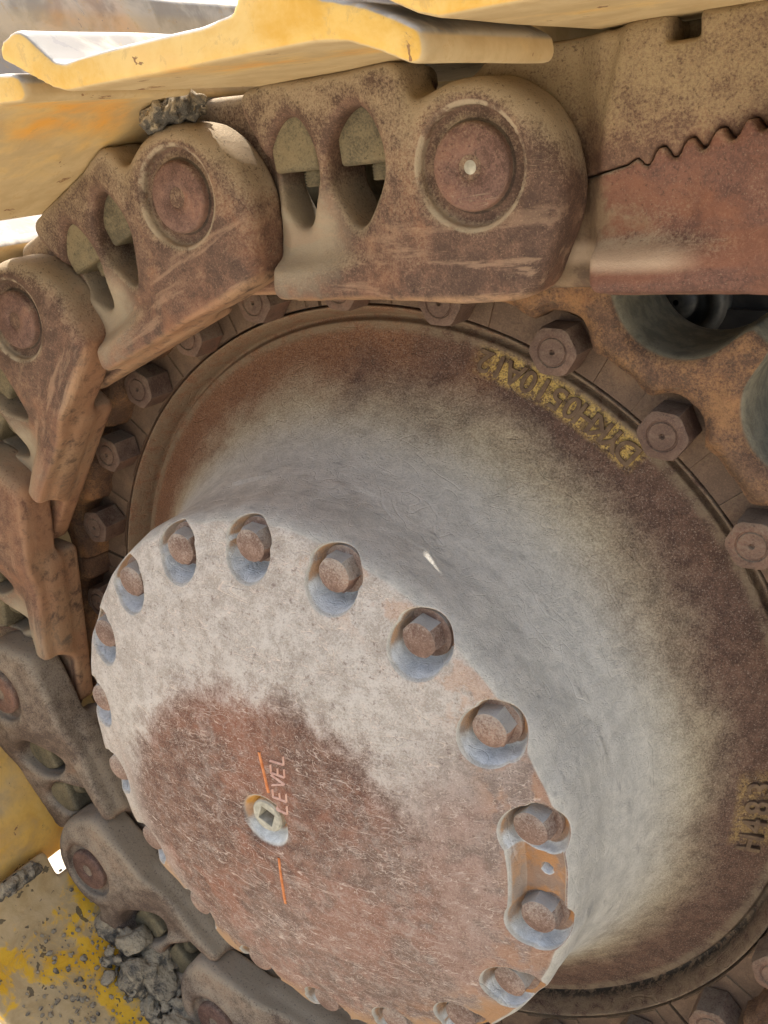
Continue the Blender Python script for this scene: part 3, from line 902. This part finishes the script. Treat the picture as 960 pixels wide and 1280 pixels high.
def link_sdf(windows=True, master=False, h=.0105):
    lo = (-.34, -.42, .08); hi = (1.40, .36, .62)
    u, v, z = grid(lo, hi, h)
    # --- outboard plate with pin boss
    boss = np.hypot(u, v + .045) - .29
    boss = smax(boss, v - .248, .06)
    boss = np.minimum(np.hypot((u + .0) , (v + .03)) - .252, smax(box2(u, v, -.17, .12, -.37, -.1, .1), -(v + .37), .02))
    boss = smin(boss, np.hypot(u + .0, v + .11) - .242, .08)
    body = box2(u, v, .20, .86, -.2, .295, .05)
    rail = box2(u, v, -.08, .795, -.362, -.215, .045)
    d = smin(boss, rail, .10); d = smin(d, body, .12)
    nxt = .315 - np.hypot(u - 1.085, v + .02)             # clearance arc for the next boss
    d = smax(d, nxt, .05)
    d = smax(d, -(v + .366), .03)
    if master:
        d = smax(d, u - .80 + .30 * np.maximum(v + .1, 0), .04)
    # front height
    hz = .555 - .060 * sstep(.22, .50, u) - .035 * sstep(.45, .85, u)
    flange = sstep(-.20, -.27, v)
    hz = hz + .050 * flange * sstep(.3, .7, u)
    hz -= .085 * np.exp(-((u - .74) / .17) ** 2 - ((v + .155) / .085) ** 2)
    hz -= .020 * np.exp(-((u - .54) / .05) ** 2 - ((v + .10) / .14) ** 2)
    hz += .010 * np.exp(-((np.hypot(u, v) - .19) / .035) ** 2)
    hz += .004 * wobble(u, v, 0 * u, 11, 6) + .0018 * wobble(u, v, 0 * u, 42, 16)
    f = smax(d + .004 * wobble(u, v, z, 9, 3) + .0016 * wobble(u, v, z, 55, 13), z - hz, .034 + .030 * sstep(.10, -.12, u))
    f = smax(f, .375 - z, .02)
    # --- inboard slab with bushing end
    ins = box2(u, v, .24, 1.12, -.362, .29, .04)
    ins = smin(ins, np.hypot(u - 1.085, v + .02) - .27, .08)
    ins = np.maximum(ins, -(np.hypot(u, v) - .33))
    f2 = smax(ins, z - (.425 - .075 * sstep(.74, .86, u)), .03)
    f2 = smax(f2, .25 - z, .03)
    f = smin(f, f2, .05)
    if windows:
        for cu_, cv, a, b in ((.408, .028, .122, .168), (.676, .028, .104, .166)):
            vv = v - cv; taper = 1 - .25 * sstep(-.02, -.16, vv) - .06 * sstep(.05, .15, vv)
            w = (np.sqrt(((u - cu_ + .10 * vv) / (a * taper)) ** 2 + (vv / b) ** 2) - 1) * a
            f = smax(f, -w, .035)
    # ring groove round the pin
    r = np.hypot(u, v)
    gr = np.maximum(np.abs(r - .135) - .022, .526 - z)
    f = smax(f, -gr, .004)
    if master:
        q = np.maximum(box2(u, v, .50, .575, .24, .33, .004), .30 - z)
        f = np.maximum(f, -q)
    return f, lo, h

F_, lo_, h_ = link_sdf(True)
link_me = uvz_mesh('link_body', F_, lo_, h_)
F_, lo_, h_ = link_sdf(False, True)
# the master link is split by a serrated joint; the lower half sits proud
gu, gv, gz = grid(lo_, (1.40, .36, .62), h_)
tri = np.abs(((gu / .074) % 1.0) - .5) * 4 - 1
joint_v = -.035 + (.70 - gu) * .20 + .018 * np.clip(tri * 1.6, -1, 1) * sstep(.70, .62, gu)
up_part = smax(F_, -(gv - joint_v), .012)
low_part = smax(F_, gv - joint_v + .003, .010)
mast_u = uvz_mesh('upper_half', smax(up_part, gz - .475, .03), lo_, h_)
mast_l = uvz_mesh('lower_half', low_part, lo_, h_)

def lathe_simple(name, prof, n=48):
    bm = bmesh.new(); rings = []
    for r_, z_ in prof:
        rings.append([bm.verts.new((r_ * math.cos(k / n * 2 * math.pi) * U, -z_ * U, r_ * math.sin(k / n * 2 * math.pi) * U)) for k in range(n)])
    for A, B in zip(rings[:-1], rings[1:]):
        for k in range(n): bm.faces.new((A[k], A[(k + 1) % n], B[(k + 1) % n], B[k]))
    bm.faces.new(rings[-1]); bm.faces.new(list(reversed(rings[0])))
    bmesh.ops.recalc_face_normals(bm, faces=bm.faces)
    return from_bm(name, bm)
pin_me = lathe_simple('pin', [(.116, .26), (.116, .548), (.112, .556), (.104, .560), (.06, .562), (.036, .560), (.032, .553), (.028, .540), (.026, .46), (.004, .458)])
plug_me = lathe_simple('pin_plug', [(.024, .50), (.024, .550), (.018, .556), (.003, .558)], 24)
bush_me = lathe_simple('bushing', [(.165, -.28), (.17, -.26), (.17, .10), (.16, .13), (.02, .13)])

def nut_mesh():
    """squared nut seen from the side: flat front, shoulders rounded towards the shoe, flat washer face below"""
    h = .0075
    x, y, z = grid((-.13, -.16, -.03), (.13, .14, .24), h)      # x, depth, v
    a = box2(x, z, -.092, .092, .004, .30, .012)
    a = smax(a, np.hypot(x, (z - .03) * .62) - .112, .02)
    f = smax(a, np.abs(y + .01) - .115, .022)
    f = f + .003 * wobble(x, y, z, 26, 3)
    V, Q = surface_nets(f, (-.13, -.16, -.03), h)
    return mesh_np('shoe_nut', V * U, Q[:, ::-1])
nut_me = nut_mesh()
def stud_mesh():
    bm = bmesh.new(); n = 24; rings = []
    L = [(-.045, .040)]
    for i in range(5): L += [(-.040 + i * .009, .050), (-.0355 + i * .009, .044)]
    L += [(.02, .050)]
    for vv, q in L:
        rings.append([bm.verts.new((q * math.sin(k / n * 2 * math.pi) * U, -q * math.cos(k / n * 2 * math.pi) * U, vv * U)) for k in range(n)])
    for A, B in zip(rings[:-1], rings[1:]):
        for k in range(n): bm.faces.new((A[k], A[(k + 1) % n], B[(k + 1) % n], B[k]))
    bm.faces.new(rings[-1]); bm.faces.new(list(reversed(rings[0])))
    bmesh.ops.recalc_face_normals(bm, faces=bm.faces)
    return from_bm('stud', bm)
stud_me = stud_mesh()

def frame_of(p0, p1):
    d = Vector((p1[0] - p0[0], p1[1] - p0[1])).normalized()
    return W(p0[0], p0[1], 0), math.atan2(d.y, -d.x)

LINK_LABEL = [
    'brown track link with two nut windows and a pale plug in its pin',
    'dusty brown track link tilted down left, with mud on its top and yellow shoe behind',
    'brown track link at the left frame edge with a sunlit dusty top end',
    'rusty orange narrow track link seen nearly edge on at the left frame edge',
    'brown track link left of the hub with two oval holes above the yellow shoe',
    'grey brown track link below the hub with round pin and one open oval hole',
    'grey rounded track link end at the bottom frame edge beside the mud clump',
    'grey track link mostly below the frame under the hub']
GL = 'track links wrapped round the sprocket'
made = None
def build_link(label, p0, p1, mat):
    loc, rot = frame_of(p0, p1)
    e = empty('track_link', label, 'track link', GL, loc, rot)
    b = link_mesh('link_body', link_me, mat, e)
    link_mesh('pin', pin_me, M_PIN, e)
    link_mesh('bushing', bush_me, M_BUSH, e)
    for cu_ in (.412, .672):
        nn = link_mesh('shoe_nut', nut_me, M_NUT, e, (-(cu_ + .006) * U, -.315 * U, .030 * U))
        link_mesh('stud', stud_me, M_NUT, nn, (.030 * U, -.045 * U, 0))
    return e
def copy_tree(o, parent=None):
    c = o.copy(); col.objects.link(c)
    if parent: c.parent = parent
    for ch in list(o.children): copy_tree(ch, c)
    return c
proto = build_link(LINK_LABEL[0], PINS[0], PINS[1], M_LINK)
links = [proto]
for k in range(1, 7):
    e = copy_tree(proto)
    loc, rot = frame_of(PINS[k], PINS[k + 1])
    e.location = loc; e.rotation_euler = (0, rot, 0)
    e['label'] = LINK_LABEL[k]
    if k >= 4:
        for ch in e.children:
            if ch.name.startswith('link_body'):
                ch.data = ch.data if k > 4 and links[-1].get('grey') else link_me.copy()
                if not links[-1].get('grey'): ch.data.materials.clear(); ch.data.materials.append(M_LINK_G)
    links.append(e)
pg = link_mesh('pin_plug', plug_me, M_PLUG, proto); pg['label'] = 'pale round plug in the pin centre'

M_UPPER = steel('upper_half_steel', srgb(92, 68, 56), srgb(128, 98, 78), srgb(136, 90, 66), srgb(160, 142, 110), dust_at=.70, up_amt=.3, speck=.7, zdust=(-.08 * U, .20 * U, .36))
# master link at right
loc, rot = frame_of(PR, PINS[0])
ml = empty('master_link', 'rust red track master link at the top right corner with a toothed joint line', 'track link', 'master link', loc, rot)
o = link_mesh('upper_half', mast_u, M_UPPER, ml); o['label'] = 'dusty tan upper half above the toothed joint'
def ml_extra(n, colr, big, mid, fine):
    x, y, z = n.xyz()
    st = n.noise(40, 4, .6, .3, co=n.vec(scale=(.15, 1, 1)))
    colr = n.mix(n.mul(n.ss(st, .46, .64), .5), colr, srgb(136, 88, 64))
    rec = n.ss(n.add(y, n.mul(n.sub(mid, .5), .02)), -.44 * U, -.41 * U)
    colr = n.mix(n.mul(rec, .7), colr, n.mix(n.ss(mid, .4, .6), srgb(104, 88, 70), srgb(140, 122, 96)))
    k = n.mul(n.ss(n.math('ABSOLUTE', n.add(z, .262 * U)), .045 * U, .01 * U), n.ss(x, -.45 * U, -.60 * U))
    return n.mix(n.mul(k, .8), colr, srgb(196, 172, 146))
M_MASTER = steel('master_link_steel', srgb(88, 62, 54), srgb(122, 86, 72), srgb(130, 88, 68), dust_at=.80, up_amt=.4, extra=ml_extra)
o = link_mesh('lower_half', mast_l, M_MASTER, ml); o['label'] = 'rust red lower half below the toothed joint'
link_mesh('pin', pin_me, M_PIN, ml)
link_mesh('bushing', bush_me, M_BUSH, ml)

# far-side chain (mirrored bodies behind the sprocket)
# ------------------------------------------------------------------ track shoes
SHOE = [(1.005, .415), (.985, .445), (.925, .462), (.895, .452), (.835, .400), (.800, .372), (.770, .366), (.60, .372), (.30, .374), (.205, .385), (.178, .42), (.160, .50), (.140, .66), (.125, .74), (.055, .74), (.045, .66), (.035, .50), (.015, .41), (-.03, .380),
        (-.134, .350), (-.206, .318), (-.262, .286), (-.272, .25), (-.258, .222), (-.232, .224), (-.16, .258), (-.085, .286), (.0, .296), (.78, .296), (.83, .312), (.90, .348), (.97, .385), (1.0, .398)]
def shoe_mesh():
    h = .0125
    lo = (-.31, .19, -1.38); hi = (1.04, .78, 1.24)
    u, v, z = grid(lo, hi, h)
    d2 = poly_sdf(u[:, :, 0], v[:, :, 0], SHOE)[:, :, None] + 0 * z
    d2 = d2 + .002 * wobble(u, v, z, 10, 2)
    f = smax(d2, np.abs(z + .07) - 1.27, .014)
    # leading lip is relieved over the chain
    cut = smax(np.abs(z + .07) - .63, u + .12, .02)
    f = smax(f, -cut, .02)
    return uvz_mesh('shoe_plate', f, lo, h)
shoe_me = shoe_mesh()
SHOE_LABEL = [
    'yellow track shoe with curled left lip crossing the top of the frame',
    'large dusty yellow track shoe at upper left over the muddy track link',
    'yellow track shoe outside the left frame edge behind the sunlit link',
    'yellow track shoe outside the left edge behind the rusty narrow link',
    'yellow track shoe face at lower left with a bright orange yellow strip',
    'dusty yellow track shoe at bottom left corner with mud spots and bright paint patches',
    'yellow track shoe under the frame below the mud clump']
GS = 'yellow track shoes bolted to the links'
def make_shoe(label, p0, p1, mat):
    loc, rot = frame_of(p0, p1)
    o = link_mesh('track_shoe', shoe_me, None, None, loc, (0, rot, 0))
    tag(o, label, 'track shoe', GS)
    return o
shoe_me.materials.append(M_YEL)
shoe_me.polygons.foreach_set('use_smooth', [True] * len(shoe_me.polygons))
shoe_b = shoe_me.copy(); shoe_b.materials.clear(); shoe_b.materials.append(M_MUDPAINT)
shoe_c = shoe_me.copy(); shoe_c.materials.clear(); shoe_c.materials.append(M_YEL2)
s0 = make_shoe(SHOE_LABEL[0], PINS[0], PINS[1], M_YEL)
for k in range(1, 7):
    c = s0.copy(); col.objects.link(c)
    if k == 5: c.data = shoe_b
    if k == 4: c.data = shoe_c
    c.location, rt = frame_of(PINS[k], PINS[k + 1]); c.rotation_euler = (0, rt, 0)
    c['label'] = SHOE_LABEL[k]
c = s0.copy(); col.objects.link(c)
c.location, rt = frame_of(PR, PINS[0]); c.rotation_euler = (0, rt, 0)
c['label'] = 'pale yellow track shoe at the top right above the master link'

# ------------------------------------------------------------------ mud
def mud(name, label, centre, size, squash, seed, h=.011, rot=0):
    """crumbly heap: overlapping lumps merged into one body, rough only at small scale"""
    rng = np.random.default_rng(seed)
    sx, sy, sz = [q * size for q in squash]
    lo = (-sx * 1.35, -sy * 1.35, -sz * 1.35); hi = (sx * 1.35, sy * 1.35, sz * 1.35)
    x, y, z = grid(lo, hi, h)
    f = np.full(x.shape, 9.0)
    for i in range(110):
        while True:
            p = rng.uniform(-1, 1, 3)
            if p @ p < 1: break
        r_ = size * (rng.uniform(.26, .46) if i < 30 else rng.uniform(.06, .16))
        if i >= 30: p = p / np.linalg.norm(p) * rng.uniform(.8, 1.1)
        c = p * np.array([sx, sy, sz]) * .85
        q = rng.uniform(.7, 1.3, 3)
        d = np.sqrt(((x - c[0]) * q[0]) ** 2 + ((y - c[1]) * q[1]) ** 2 + ((z - c[2]) * q[2]) ** 2)
        d = np.maximum(d - r_, np.abs((x - c[0]) * rng.normal() + (y - c[1]) * rng.normal() + (z - c[2]) * rng.normal()) - r_ * .6)
        f = smin(f, d, .006)
    f = f + .005 * wobble(x, y, z, 60, seed) + .004 * wobble(x, y, z, 140, seed + 1)
    V, Q = surface_nets(f, lo, h)
    P = np.stack([V[:, 0], -V[:, 2], V[:, 1]], 1) * U
    o = link_mesh(name, mesh_np(name, P, Q), M_MUD, None, W(*centre), (0, R(rot), 0))
    return tag(o, label, 'mud')
mud('mud_clump', 'dark crumbly mud clump on top of the tilted link beside the yellow shoe', (-.42, 2.352, .49), .10, (1.5, .42, .9), 11, .006, -8)
mud('mud_clump', 'large grey crumbly mud heap at the bottom left between link and yellow shoe', (-1.47, -1.84, .50), .25, (1.3, .65, .9), 29, .0085, 35)
mud('mud_clump', 'grey mud lump against the bottom link end', (-1.20, -2.05, .56), .18, (1.2, .8, .8), 51, .010, 20)
mud('mud_smear', 'thin black mud smear between the two yellow shoes at the lower left edge', (-2.00, -1.31, .76), .09, (.55, .35, 1.5), 77, .007, -35)

# loose crumbs round the heap on the bottom left shoe: nobody could count them
def crumbs(name, label, p0, p1, cu_, cz, su, sz_, nn, vv=.294):
    loc, rt = frame_of(p0, p1)
    rng = np.random.default_rng(5)
    bm = bmesh.new()
    for i in range(nn):
        u = cu_ + rng.normal() * su; z = cz + rng.normal() * sz_
        r_ = .004 + .016 * rng.random() ** 3
        q = bmesh.ops.create_icosphere(bm, subdivisions=1, radius=1.0)
        sc_ = rng.uniform(.6, 1.3, 3)
        for v in q['verts']:
            k = rng.uniform(.75, 1.2)
            v.co = Vector((-u + v.co.x * r_ * sc_[0] * k, -z + v.co.y * r_ * sc_[1] * k, vv - .002 + v.co.z * r_ * sc_[2] * .7 * k)) * U
    o = link_mesh(name, from_bm(name, bm), M_MUD, None, loc, (0, rt, 0), smooth=False)
    return tag(o, label, 'dirt', kind='stuff')
crumbs('dirt_crumbs', 'loose grey dirt crumbs scattered round the mud heap on the bottom left shoe', PINS[5], PINS[6], .40, .72, .24, .18, 380)
